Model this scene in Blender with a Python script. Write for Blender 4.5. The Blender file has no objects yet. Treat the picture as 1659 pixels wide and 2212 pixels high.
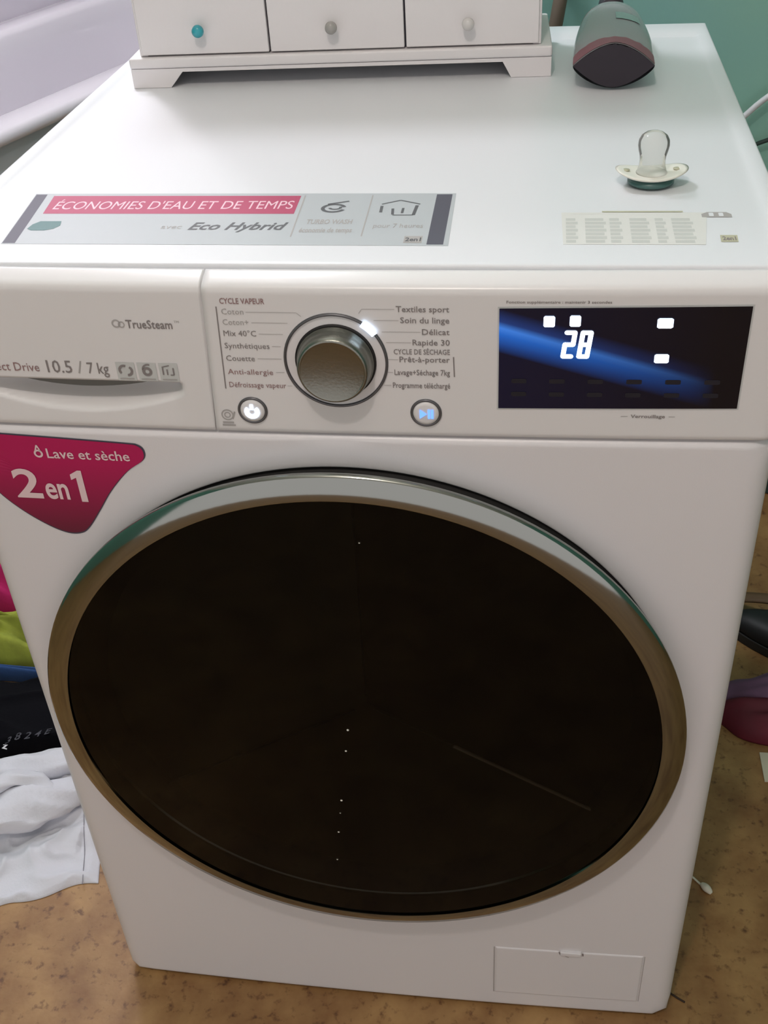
import bpy, bmesh, math, random
from mathutils import Vector, Matrix
random.seed(7)
S = bpy.context.scene
COL = S.collection
PI = math.pi

# ------------------------------------------------------------------ camera
cam = bpy.data.cameras.new('camera'); co = bpy.data.objects.new('camera', cam); COL.objects.link(co)
co.location = (0.13445, -0.65153, 1.15188); co.rotation_euler = (0.93111, 0.05139, 0.12527)
cam.sensor_fit = 'VERTICAL'; cam.sensor_height = 36.0; cam.lens = 2396.06 / 2212 * 36.0
cam.clip_start = 0.01
S.camera = co
# ------------------------------------------------------------------ light
w = bpy.data.worlds.new('room_ambience'); S.world = w; w.use_nodes = True
w.node_tree.nodes['Background'].inputs[0].default_value = (1.0, 0.935, 0.935, 1)
w.node_tree.nodes['Background'].inputs[1].default_value = 0.80
def lamp(name, loc, watts, col, size):
    l = bpy.data.lights.new(name, 'POINT'); l.energy = watts; l.color = col; l.shadow_soft_size = size
    o = bpy.data.objects.new(name, l); o.location = loc; COL.objects.link(o); return o
lamp('mirror_lamp', (-0.42, 0.78, 1.95), 25, (0.95, 0.93, 1.0), 0.10)
lamp('bath_fill', (-1.05, 1.75, 2.3), 30, (0.98, 0.94, 1.0), 0.10)  # unseen fill light added to brighten the tub and its rim
lamp('ceiling_lamp', (-0.05, -0.85, 2.25), 22, (1.0, 0.90, 0.85), 0.04)
S.view_settings.view_transform = 'Standard'; S.view_settings.look = 'None'
S.view_settings.gamma = 1; S.view_settings.use_curve_mapping = False
S.view_settings.exposure = 0.0

# ------------------------------------------------------------------ materials
def srgb(r, g, b):
    f = lambda c: (c/255/12.92) if c/255 <= .04045 else ((c/255+.055)/1.055)**2.4
    return (f(r), f(g), f(b), 1)
def mat(name, col, rough=.5, metal=0, spec=.5, emit=None, es=0, trans=0, coat=0, bump=0, bscale=200, vary=0, vscale=8, sheen=0):
    m = bpy.data.materials.new(name); m.use_nodes = True
    nt = m.node_tree; b = nt.nodes['Principled BSDF']
    b.inputs['Base Color'].default_value = col; b.inputs['Roughness'].default_value = rough
    b.inputs['Metallic'].default_value = metal; b.inputs['Specular IOR Level'].default_value = spec
    b.inputs['Transmission Weight'].default_value = trans; b.inputs['Coat Weight'].default_value = coat
    b.inputs['Sheen Weight'].default_value = sheen
    if emit: b.inputs['Emission Color'].default_value = emit; b.inputs['Emission Strength'].default_value = es
    tc = nt.nodes.new('ShaderNodeTexCoord')
    if bump:
        n = nt.nodes.new('ShaderNodeTexNoise'); n.inputs['Scale'].default_value = bscale; n.inputs['Detail'].default_value = 4
        bp = nt.nodes.new('ShaderNodeBump'); bp.inputs['Strength'].default_value = bump; bp.inputs['Distance'].default_value = .002
        nt.links.new(tc.outputs['Object'], n.inputs['Vector']); nt.links.new(n.outputs['Fac'], bp.inputs['Height']); nt.links.new(bp.outputs['Normal'], b.inputs['Normal'])
    if vary:
        n = nt.nodes.new('ShaderNodeTexNoise'); n.inputs['Scale'].default_value = vscale; n.inputs['Detail'].default_value = 5
        h = nt.nodes.new('ShaderNodeHueSaturation'); h.inputs['Color'].default_value = col
        mr = nt.nodes.new('ShaderNodeMapRange'); mr.inputs['From Min'].default_value = .3; mr.inputs['From Max'].default_value = .7
        mr.inputs['To Min'].default_value = 1-vary; mr.inputs['To Max'].default_value = 1+vary
        nt.links.new(tc.outputs['Object'], n.inputs['Vector']); nt.links.new(n.outputs['Fac'], mr.inputs['Value'])
        nt.links.new(mr.outputs['Result'], h.inputs['Value']); nt.links.new(h.outputs['Color'], b.inputs['Base Color'])
    return m
M = {}
M['enamel'] = mat('white_enamel', srgb(226, 223, 225), .32, bump=.05, bscale=900)
M['lid'] = mat('white_lid', srgb(228, 230, 234), .38, bump=.06, bscale=900)
M['panel'] = mat('white_plastic', srgb(228, 226, 226), .28)
M['chrome'] = mat('chrome', srgb(156, 160, 155), .11, 1)
M['silver'] = mat('brushed_silver', srgb(142, 144, 136), .33, 1, bump=.08, bscale=500)
M['dark_ring'] = mat('dark_ring', srgb(105, 105, 108), .35, .6)
M['rubber'] = mat('dark_gasket', srgb(28, 26, 26), .6)
M['drum'] = mat('drum_steel', srgb(60, 54, 46), .35, .8)
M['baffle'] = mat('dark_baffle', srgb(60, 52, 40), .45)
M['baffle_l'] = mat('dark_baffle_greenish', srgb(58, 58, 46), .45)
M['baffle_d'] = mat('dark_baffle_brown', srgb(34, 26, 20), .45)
M['arm_highlight'] = mat('rib_highlight', srgb(215, 195, 170), .4)  # pale tone paints the line of light caught along the right arm
M['print'] = mat('grey_print', srgb(134, 127, 126), .6)
M['print_l'] = mat('pale_grey_print', srgb(172, 168, 166), .6)
M['print_red'] = mat('reddish_print', srgb(150, 118, 118), .6)
M['crimson'] = mat('crimson_sticker', srgb(178, 22, 84), .35)
M['sticker_white'] = mat('sticker_white_print', srgb(232, 205, 208), .5)
M['sticker_base'] = mat('grey_sticker', srgb(184, 190, 194), .45)
M['sticker_pink'] = mat('pink_band', srgb(180, 58, 98), .5)
M['pink_text'] = mat('pink_band_lettering', srgb(238, 200, 212), .5)
M['sticker_dark'] = mat('slate_end_bar', srgb(74, 74, 88), .5)
M['sticker_grn'] = mat('green_print', srgb(76, 120, 120), .5)
M['sticker_ink'] = mat('dark_grey_print', srgb(84, 86, 90), .5)
M['cream_sticker'] = mat('pale_cream_sticker', srgb(223, 223, 219), .5)
M['faint'] = mat('faint_grey_print', srgb(200, 202, 200), .5)
M['column'] = mat('very_faint_print', srgb(200, 202, 198), .5)
M['khaki'] = mat('khaki_print', srgb(188, 186, 160), .5)
M['led'] = mat('white_led', srgb(255, 255, 255), .5, emit=srgb(205, 228, 255), es=3.2)
M['led_blue'] = mat('blue_white_led', srgb(120, 160, 230), .5, emit=srgb(90, 140, 235), es=1.6)
M['basin'] = mat('glazed_ceramic', srgb(228, 225, 232), .12, coat=.5)
M['wood_white'] = mat('white_painted_wood', srgb(230, 226, 227), .5, bump=.05, bscale=300)
M['recess_shade'] = mat('grip_shade_grey', srgb(112, 108, 100), .6)
M['gap'] = mat('drawer_gap_shadow', srgb(70, 70, 82), .8)
M['knob_teal'] = mat('teal_knob_glaze', srgb(60, 165, 178), .25)
M['knob_grey'] = mat('grey_knob_glaze', srgb(165, 162, 158), .25)
M['knob_white'] = mat('white_knob_glaze', srgb(214, 210, 208), .25)
M['teat'] = None
M['shield'] = mat('cream_shield', srgb(236, 234, 224), .25)
M['pac_knob'] = mat('dark_green_knob', srgb(70, 104, 100), .35)
M['cloth_white'] = mat('white_cotton', srgb(214, 216, 224), .9, bump=.25, bscale=260, sheen=.2)
M['stitch'] = mat('stitch_grey', srgb(150, 148, 158), .9)
M['cloth_black'] = mat('black_cotton', srgb(9, 9, 15), .95, spec=.15, bump=.3, bscale=200)
M['black_print'] = mat('grey_garment_print', srgb(66, 66, 74), .8)
M['white_print'] = mat('white_garment_print', srgb(215, 215, 220), .8)
M['cloth_mag'] = mat('magenta_cotton', srgb(176, 24, 96), .9, bump=.3, bscale=200)
M['cloth_lime'] = mat('lime_cotton', srgb(146, 156, 58), .9, bump=.3, bscale=150, vary=.25, vscale=30)
M['cloth_blue'] = mat('blue_cotton', srgb(38, 70, 120), .9, bump=.3, bscale=200)
M['shoe'] = mat('black_shoe_leather', srgb(20, 18, 22), .5)
M['strap'] = mat('brown_strap', srgb(98, 74, 50), .6)
M['purple'] = mat('purple_fabric', srgb(118, 86, 118), .6, bump=.3, bscale=60, vary=.35, vscale=14)
M['wine'] = mat('wine_red_fabric', srgb(104, 22, 44), .6, bump=.3, bscale=60, vary=.3, vscale=14)
M['paper'] = mat('cream_paper', srgb(214, 208, 188), .7)
M['cotton'] = mat('cotton_tip', srgb(226, 220, 204), .9)
M['hair'] = mat('dark_strand', srgb(48, 30, 18), .7)
M['cable'] = mat('white_cable', srgb(214, 216, 222), .5)
M['cable_d'] = mat('dark_cable', srgb(46, 66, 62), .6)
M['hose'] = mat('brown_hose', srgb(120, 104, 92), .6)
M['foot'] = mat('black_rubber_foot', srgb(40, 38, 38), .7)
M['ceiling'] = mat('white_ceiling', srgb(225, 222, 215), .9)
M['white_wall'] = mat('white_glossy_wall', srgb(220, 214, 224), .35)
M['side_wall'] = mat('teal_side_wall', srgb(96, 150, 135), .8, bump=.15, bscale=90)

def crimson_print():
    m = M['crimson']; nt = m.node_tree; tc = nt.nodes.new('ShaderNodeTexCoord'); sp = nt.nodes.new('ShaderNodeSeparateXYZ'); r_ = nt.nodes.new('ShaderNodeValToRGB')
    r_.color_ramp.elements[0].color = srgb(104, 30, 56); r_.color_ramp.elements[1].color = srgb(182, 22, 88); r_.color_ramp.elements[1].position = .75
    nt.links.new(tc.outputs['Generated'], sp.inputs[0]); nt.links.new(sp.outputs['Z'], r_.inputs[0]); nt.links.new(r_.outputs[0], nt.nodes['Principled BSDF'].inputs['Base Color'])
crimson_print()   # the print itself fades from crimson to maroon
def mix_glass(name, tint, opaque, frac, rough=.03, ior=1.5):
    """thin tinted pane: fresnel gloss over (transparent tint | diffuse body)"""
    m = bpy.data.materials.new(name); m.use_nodes = True; nt = m.node_tree; nt.nodes.clear()
    o = nt.nodes.new('ShaderNodeOutputMaterial'); t = nt.nodes.new('ShaderNodeBsdfTransparent'); t.inputs[0].default_value = tint
    d = nt.nodes.new('ShaderNodeBsdfDiffuse'); d.inputs[0].default_value = opaque
    g = nt.nodes.new('ShaderNodeBsdfGlossy'); g.inputs['Roughness'].default_value = rough; g.inputs[0].default_value = (1, 1, 1, 1)
    fr = nt.nodes.new('ShaderNodeFresnel'); fr.inputs[0].default_value = ior
    a = nt.nodes.new('ShaderNodeMixShader'); a.inputs[0].default_value = frac
    b = nt.nodes.new('ShaderNodeMixShader')
    nt.links.new(t.outputs[0], a.inputs[1]); nt.links.new(d.outputs[0], a.inputs[2])
    nt.links.new(fr.outputs[0], b.inputs[0]); nt.links.new(a.outputs[0], b.inputs[1]); nt.links.new(g.outputs[0], b.inputs[2])
    nt.links.new(b.outputs[0], o.inputs[0]); return m
M['door_glass'] = mix_glass('smoked_door_glass', (.40, .39, .36, 1), srgb(9, 8, 5), .5, .04, 1.25)
M['bottle'] = mix_glass('smoky_clear_plastic', srgb(226, 230, 230), srgb(200, 194, 198), .58, .14, 1.4)
M['bottle_base'] = mat('dark_plum_base', srgb(44, 36, 46), .55)
M['bottle_pink'] = mat('dusky_pink_film', srgb(142, 92, 102), .5)
M['bottle_label'] = mat('pale_label', srgb(150, 176, 172), .4)
M['teat'] = mix_glass('clear_silicone', (.98, .985, .98, 1), srgb(225, 225, 220), .25, .06, 1.18)
M['brushed_back'] = M['drum']

# teal wall: emulsion with gentle mottling between green and blue-green
def wall_mat():
    m = mat('teal_wall_paint', srgb(88, 142, 126), .75, bump=.2, bscale=70); nt = m.node_tree; b = nt.nodes['Principled BSDF']
    tc = nt.nodes.new('ShaderNodeTexCoord'); n = nt.nodes.new('ShaderNodeTexNoise'); n.inputs['Scale'].default_value = 2.2; n.inputs['Detail'].default_value = 3
    r = nt.nodes.new('ShaderNodeValToRGB'); r.color_ramp.elements[0].position = .35; r.color_ramp.elements[1].position = .65
    r.color_ramp.elements[0].color = srgb(150, 198, 176); r.color_ramp.elements[1].color = srgb(138, 190, 186)
    nt.links.new(tc.outputs['Object'], n.inputs['Vector']); nt.links.new(n.outputs['Fac'], r.inputs[0]); nt.links.new(r.outputs[0], b.inputs['Base Color']); return m
M['wall'] = wall_mat()
# floor: ochre vinyl with mottling and scattered brown specks
def floor_mat():
    m = mat('speckled_ochre_vinyl', srgb(176, 138, 84), .5); nt = m.node_tree; b = nt.nodes['Principled BSDF']; L = nt.links.new
    tc = nt.nodes.new('ShaderNodeTexCoord')
    def noise(sc, det, ro=.5):
        n = nt.nodes.new('ShaderNodeTexNoise'); n.inputs['Scale'].default_value = sc; n.inputs['Detail'].default_value = det
        n.inputs['Roughness'].default_value = ro; L(tc.outputs['Object'], n.inputs['Vector']); return n
    n1 = noise(9, 5, .6); r1 = nt.nodes.new('ShaderNodeValToRGB'); L(n1.outputs['Fac'], r1.inputs[0])
    r1.color_ramp.elements[0].position = .32; r1.color_ramp.elements[1].position = .68
    r1.color_ramp.elements[0].color = srgb(136, 98, 58); r1.color_ramp.elements[1].color = srgb(176, 138, 88)
    n2 = noise(85, 3, .6); r2 = nt.nodes.new('ShaderNodeValToRGB'); L(n2.outputs['Fac'], r2.inputs[0])
    r2.color_ramp.elements[0].position = .25; r2.color_ramp.elements[1].position = .44
    r2.color_ramp.elements[0].color = (0.30, 0.20, 0.16, 1); r2.color_ramp.elements[1].color = (1, 1, 1, 1)
    n3 = noise(22, 4, .6); r3 = nt.nodes.new('ShaderNodeValToRGB'); L(n3.outputs['Fac'], r3.inputs[0])
    r3.color_ramp.elements[0].position = .3; r3.color_ramp.elements[1].position = .6
    r3.color_ramp.elements[0].color = (0.72, 0.62, 0.55, 1); r3.color_ramp.elements[1].color = (1, 1, 1, 1)
    def mul(a, c):
        x = nt.nodes.new('ShaderNodeMixRGB'); x.blend_type = 'MULTIPLY'; x.inputs[0].default_value = 1; L(a, x.inputs[1]); L(c, x.inputs[2]); return x.outputs[0]
    L(mul(mul(r1.outputs[0], r2.outputs[0]), r3.outputs[0]), b.inputs['Base Color'])
    bp = nt.nodes.new('ShaderNodeBump'); bp.inputs['Strength'].default_value = .15; bp.inputs['Distance'].default_value = .002
    L(n2.outputs['Fac'], bp.inputs['Height']); L(bp.outputs[0], b.inputs['Normal']); return m
M['floor'] = floor_mat()
# display: black glass, a blue light streak painted as emission along a slanting band
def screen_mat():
    m = mat('streaked_display_glass', srgb(8, 9, 22), .12, spec=.5); nt = m.node_tree; b = nt.nodes['Principled BSDF']; L = nt.links.new
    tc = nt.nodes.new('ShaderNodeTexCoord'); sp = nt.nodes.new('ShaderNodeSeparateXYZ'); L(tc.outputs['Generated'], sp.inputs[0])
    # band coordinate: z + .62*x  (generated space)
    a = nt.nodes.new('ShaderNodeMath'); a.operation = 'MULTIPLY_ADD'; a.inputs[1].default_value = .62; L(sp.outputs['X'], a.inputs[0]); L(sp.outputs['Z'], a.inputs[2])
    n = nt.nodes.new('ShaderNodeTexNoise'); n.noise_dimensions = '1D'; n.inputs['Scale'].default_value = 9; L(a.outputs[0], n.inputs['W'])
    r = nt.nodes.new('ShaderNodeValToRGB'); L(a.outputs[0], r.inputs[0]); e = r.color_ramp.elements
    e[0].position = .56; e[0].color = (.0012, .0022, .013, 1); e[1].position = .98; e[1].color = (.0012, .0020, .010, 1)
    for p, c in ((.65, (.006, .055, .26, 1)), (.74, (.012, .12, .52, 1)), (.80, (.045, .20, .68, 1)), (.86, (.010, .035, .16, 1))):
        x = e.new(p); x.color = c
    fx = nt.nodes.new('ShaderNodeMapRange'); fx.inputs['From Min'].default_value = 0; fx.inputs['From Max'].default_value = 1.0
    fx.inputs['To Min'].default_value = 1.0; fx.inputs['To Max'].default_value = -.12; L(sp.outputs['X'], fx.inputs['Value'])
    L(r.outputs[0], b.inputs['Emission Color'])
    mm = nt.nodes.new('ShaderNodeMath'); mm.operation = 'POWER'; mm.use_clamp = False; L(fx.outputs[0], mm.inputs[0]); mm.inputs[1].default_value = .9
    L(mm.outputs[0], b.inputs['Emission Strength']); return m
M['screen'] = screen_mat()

# ------------------------------------------------------------------ helpers
def wloc(o):
    v = Vector((0, 0, 0))
    while o: v += o.location; o = o.parent
    return v
def obj(name, verts, faces, m, parent=None, smooth=True, world=True, mats=None):
    me = bpy.data.meshes.new(name)
    off = wloc(parent) if (parent and world) else Vector((0, 0, 0))
    me.from_pydata([tuple(Vector(v) - off) for v in verts], [], faces)
    if mats:
        for x in mats: me.materials.append(x)
    else: me.materials.append(m)
    if smooth: me.polygons.foreach_set('use_smooth', [True] * len(me.polygons))
    me.update()
    o = bpy.data.objects.new(name, me); COL.objects.link(o); o.parent = parent
    return o
def finish(o, angle=35, bevel=0, seg=2):
    if bevel:
        b = o.modifiers.new('bevel', 'BEVEL'); b.width = bevel; b.segments = seg; b.limit_method = 'ANGLE'; b.angle_limit = math.radians(40)
        o.modifiers.new('wn', 'WEIGHTED_NORMAL')
    return o
def fixn(o):
    bm = bmesh.new(); bm.from_mesh(o.data); bmesh.ops.remove_doubles(bm, verts=bm.verts, dist=1e-6)
    bmesh.ops.recalc_face_normals(bm, faces=bm.faces); bm.to_mesh(o.data); bm.free(); return o
def thing(name, label, cat, loc=(0, 0, 0), rz=0, group=None):
    o = bpy.data.objects.new(name, None); o.empty_display_size = .05; COL.objects.link(o); o.location = loc; o.rotation_euler = (0, 0, rz)
    o['label'] = label; o['category'] = cat
    if group: o['group'] = group
    return o
def tag(o, label, cat): o['label'] = label; o['category'] = cat; return o
def boxv(x0, x1, y0, y1, z0, z1):
    v = [(x, y, z) for x in (x0, x1) for y in (y0, y1) for z in (z0, z1)]
    f = [(0, 1, 3, 2), (4, 6, 7, 5), (0, 4, 5, 1), (2, 3, 7, 6), (0, 2, 6, 4), (1, 5, 7, 3)]
    return v, f
def box(name, x0, x1, y0, y1, z0, z1, m, parent=None, bevel=0, world=True, seg=2):
    v, f = boxv(x0, x1, y0, y1, z0, z1); o = obj(name, v, f, m, parent, bool(bevel), world)
    return finish(o, bevel=bevel, seg=seg)
def grid(name, fn, nu, nv, m, parent=None, closeu=False, closev=False, world=True, both=None):
    v = [fn(i / (nu if closeu else nu - 1), j / (nv if closev else nv - 1)) for i in range(nu) for j in range(nv)]
    f = []
    for i in range(nu if closeu else nu - 1):
        for j in range(nv if closev else nv - 1):
            a = i * nv + j; b = ((i + 1) % nu) * nv + j; c = ((i + 1) % nu) * nv + (j + 1) % nv; d = i * nv + (j + 1) % nv
            f.append((a, b, c, d))
    return obj(name, v, f, m, parent, True, world)
def lathe(name, prof, c, axis, m, parent=None, n=48, caps=True, world=True, sx=1, sy=1):
    """prof: list of (radius, height along axis); axis 'z' or '-y' (towards the viewer)"""
    v = []; f = []
    k = len(prof)
    for i in range(n):
        t = 2 * PI * i / n
        for r, h in prof:
            a, b = r * math.cos(t) * sx, r * math.sin(t) * sy
            v.append((c[0] + a, c[1] + b, c[2] + h) if axis == 'z' else (c[0] + a, c[1] - h, c[2] + b))
    for i in range(n):
        for j in range(k - 1):
            f.append((i * k + j, ((i + 1) % n) * k + j, ((i + 1) % n) * k + j + 1, i * k + j + 1))
    if caps:
        if prof[0][0] > 1e-6: f.append(tuple(i * k for i in range(n)))
        if prof[-1][0] > 1e-6: f.append(tuple(i * k + k - 1 for i in range(n)))
    o = obj(name, v, f, m, parent, True, world); fixn(o)
    return o
def tube(name, pts, r, m, parent=None, n=10, world=True, smooth_path=True):
    P = [Vector(p) for p in pts]
    if smooth_path:
        Q = []
        for i in range(len(P) - 1):
            a = P[max(i - 1, 0)]; b = P[i]; c = P[i + 1]; d = P[min(i + 2, len(P) - 1)]
            for s in range(6):
                t = s / 6
                Q.append(.5 * ((2 * b) + (c - a) * t + (2 * a - 5 * b + 4 * c - d) * t * t + (3 * b - a - 3 * c + d) * t ** 3))
        Q.append(P[-1]); P = Q
    R = r if callable(r) else (lambda t: r)
    v = []; f = []; k = len(P)
    s = None
    for i, p in enumerate(P):
        d = (P[min(i + 1, k - 1)] - P[max(i - 1, 0)]).normalized()
        if s is None: s = d.cross(Vector((.13, .2, 1)) if abs(d.z) < .9 else Vector((1, 0, 0)))
        s = (s - d * s.dot(d)).normalized(); u = s.cross(d)
        for j in range(n):
            t = 2 * PI * j / n; v.append(p + (s * math.cos(t) + u * math.sin(t)) * R(i / (k - 1)))
    for i in range(k - 1):
        for j in range(n): f.append((i * n + j, i * n + (j + 1) % n, (i + 1) * n + (j + 1) % n, (i + 1) * n + j))
    f.append(tuple(range(n))); f.append(tuple((k - 1) * n + j for j in range(n)))
    return fixn(obj(name, v, f, m, parent, True, world))

# machine face: gently bowed outwards in the middle
BOW = .0048
def fy(x): return -BOW * (1 - (x / .3) ** 2)
def on_face(x, z, lift=.0004): return (x, fy(x) - lift, z)
TOPZ = .8500
def on_top(x, y, lift=.0004): return (x, y, TOPZ + .00012 + lift * .22)

def text_verts(body, res=2, shear=0, bold=0):
    c = bpy.data.curves.new('t', 'FONT'); c.body = body; c.size = 1; c.resolution_u = res; c.shear = shear; c.offset = bold
    o = bpy.data.objects.new('t', c); COL.objects.link(o); dg = bpy.context.evaluated_depsgraph_get(); dg.update()
    me = bpy.data.meshes.new_from_object(o.evaluated_get(dg))
    v = [(p.co.x, p.co.y) for p in me.vertices]; f = [tuple(q.vertices) for q in me.polygons]
    bpy.data.objects.remove(o); bpy.data.curves.remove(c); bpy.data.meshes.remove(me)
    return v, f
def text(body, x0, x1, base, cap, place, m, parent, name='lettering', shear=0, bold=0, slant=0, lift=.0005):
    """fit a line of lettering between x0 and x1, capital height cap, on the surface `place`"""
    v, f = text_verts(body, 5 if cap > .015 else 2, shear, bold)
    a = min(p[0] for p in v); b = max(p[0] for p in v); k = (x1 - x0) / (b - a); q = cap / .70
    vv = [place(x0 + (p[0] - a) * k + slant * p[1] * q, base + p[1] * q, lift) for p in v]
    return obj(name, vv, f, m, parent, False)
def poly(name, pts, place, m, parent, lift=.0003, thick=0):
    """flat printed patch / sticker; long edges subdivided to follow the surface"""
    P = []
    for i, a in enumerate(pts):
        b = pts[(i + 1) % len(pts)]; n = max(1, int(math.hypot(b[0] - a[0], b[1] - a[1]) / .02))
        for s in range(n): P.append((a[0] + (b[0] - a[0]) * s / n, a[1] + (b[1] - a[1]) * s / n))
    n = len(P); v = [place(x, y, lift) for x, y in P]; f = [tuple(range(n))]
    if thick:
        v += [place(x, y, 0.00001) for x, y in P]; f += [(i, (i + 1) % n, n + (i + 1) % n, n + i) for i in range(n)]
    o = obj(name, v, f, m, parent, False)
    return o
def line(name, a, b, wd, place, m, parent, lift=.0004):
    d = Vector((b[0] - a[0], b[1] - a[1])); d.normalize(); s = Vector((-d.y, d.x)) * wd / 2
    return poly(name, [(a[0] + s.x, a[1] + s.y), (b[0] + s.x, b[1] + s.y), (b[0] - s.x, b[1] - s.y), (a[0] - s.x, a[1] - s.y)], place, m, parent, lift)
def join_patches(name, patches, place, m, parent, lift=.0004):
    v = []; f = []
    for pts in patches:
        k = len(v); v += [place(x, y, lift) for x, y in pts]; f.append(tuple(range(k, k + len(pts))))
    return obj(name, v, f, m, parent, False)
def seg(a, b, wd):
    d = Vector((b[0] - a[0], b[1] - a[1])); d.normalize(); s = Vector((-d.y, d.x)) * wd / 2; d *= wd / 2 * 0
    return [(a[0] + s.x - d.x, a[1] + s.y - d.y), (b[0] + s.x + d.x, b[1] + s.y + d.y), (b[0] - s.x + d.x, b[1] - s.y + d.y), (a[0] - s.x - d.x, a[1] - s.y - d.y)]
def arc(cx, cy, r, a0, a1, wd, n=16, sy=1):
    out = []
    for i in range(n):
        s, t = a0 + (a1 - a0) * i / n, a0 + (a1 - a0) * (i + 1) / n
        out.append([(cx + (r + h) * math.cos(u), cy + (r + h) * math.sin(u) * sy) for u, h in ((s, -wd / 2), (s, wd / 2), (t, wd / 2), (t, -wd / 2))])
    return out

# ------------------------------------------------------------------ room shell
YB = .98
def struct(o): o['kind'] = 'structure'; return o
struct(box('floor', -2.0, 2.2, -2.4, 3.2, -.05, 0, M['floor']))
struct(box('wall_back', -.38, 2.2, YB, YB + .12, 0, 2.45, M['wall']))
struct(box('wall_alcove', -2.0, 2.2, 3.2, 3.3, 0, 2.45, M['white_wall']))
struct(box('wall_left', -2.1, -2.0, -2.4, 3.3, 0, 2.45, M['side_wall']))
struct(box('wall_right', 2.2, 2.3, -2.4, 3.3, 0, 2.45, M['side_wall']))
struct(box('ceiling', -2.1, 2.3, -2.4, 3.3, 2.45, 2.5, M['ceiling']))
struct(box('baseboard_back', -.38, 2.2, YB - .012, YB, 0, .07, M['cable_d'], bevel=.003))
# white tiled partition running along the far side of the tub
def part_wall():
    v = []
    for z in (0, 2.45):
        for s_, d in ((.45, -1.79), (2.3, -1.79), (2.3, -1.87), (.45, -1.87)): v.append((s_ * .345 + d * .939, s_ * .939 - d * .345, z))
    return obj('wall_tub', v, [(0, 1, 2, 3), (4, 5, 6, 7), (0, 1, 5, 4), (1, 2, 6, 5), (2, 3, 7, 6), (3, 0, 4, 7)], M['white_wall'], None, False)
struct(fixn(part_wall()))

# ------------------------------------------------------------------ washing machine
W = .2992
HP = .7309; ZS = .8436; YS = .0174; DEP = .6206
wm = thing('washing_machine', 'white front-loading washer dryer with a big dark round chrome-ringed door', 'washing machine', (0, .31, 0))
box('cabinet_shell', -.2975, .2975, .028, .612, .014, .838, M['enamel'], wm, .008)
for sx in (-1, 1):
    for y in (.06, .57):
        lathe('foot', [(.018, 0), (.02, .003), (.02, .010), (.012, .014), (.012, .02)], (sx * .255, y, 0), 'z', M['foot'], wm, 20)

# front panel: polar sheet from the door opening to a rounded rectangle
XC, ZC = -.0028, .4430
R1, R2 = .2684, .2492
Z0 = .004
def rr_dist(x, z, r=.014):      # signed distance inside the rounded rectangle (positive inside)
    cx, cz = 0, (Z0 + HP - .0012) / 2; hx, hz = W, (HP - .0012 - Z0) / 2
    rr = r if z < .3 else .003
    qx, qz = abs(x - cx) - hx + rr, abs(z - cz) - hz + rr
    return -(math.hypot(max(qx, 0), max(qz, 0)) + min(max(qx, qz), 0) - rr)
def front_y(x, z, r):
    d = max(0, rr_dist(x, z)); y = fy(x)
    rd = .020 if abs(x) > .27 else .004
    e = min(1, (W - abs(x)) / .018); y += .016 * (1 - math.sqrt(max(0, 1 - (1 - e) ** 2)))
    dz = min(1, min(z - Z0, HP - .0012 - z) / .004); y += .003 * (1 - dz) ** 2
    if r < .2615:                 # dish around the door
        t = min(1, (.2615 - r) / .004); y += .0085 * t * t * (3 - 2 * t)
    return y
angs = [2 * PI * i / 240 for i in range(240)]
for cx_, cz_ in ((-W, Z0), (W, Z0), (-W, HP - .0012), (W, HP - .0012)):
    a = math.atan2(cz_ - ZC, cx_ - XC) % (2 * PI); i = min(range(240), key=lambda k: abs(angs[k] - a)); angs[i] = a
rings = [.2480, .2520, .2555, .2580, .2590, .2600, .2610, .2620, .265, .270, .276, .284]
ts = [.15, .35, .55, .7, .8, .86, .90, .93, .955, .972, .985, .994, 1.0]
def fv(a, k):
    ca, sa = math.cos(a), math.sin(a)
    if k < len(rings): r = rings[k]; x, z = XC + r * ca, ZC + r * sa; return x, z, r
    lo, hi = .285, .6
    for _ in range(30):
        md = (lo + hi) / 2
        if rr_dist(XC + md * ca, ZC + md * sa) > 0: lo = md
        else: hi = md
    t = ts[k - len(rings)]; x, z = XC + (.284 + (lo - .284) * t) * ca, ZC + (.284 + (lo - .284) * t) * sa
    return x, z, .3
K = len(rings) + len(ts); v = []; f = []
for a in angs:
    for k in range(K):
        x, z, r = fv(a, k); v.append((x, front_y(x, z, r), z))
    x, z, r = fv(a, K - 1); v.append((x, .03, z))
n = 240
for i in range(n):
    for k in range(K):
        f.append((i * (K + 1) + k, ((i + 1) % n) * (K + 1) + k, ((i + 1) % n) * (K + 1) + k + 1, i * (K + 1) + k + 1))
fixn(obj('front_panel', v, f, M['enamel'], wm))

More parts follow.
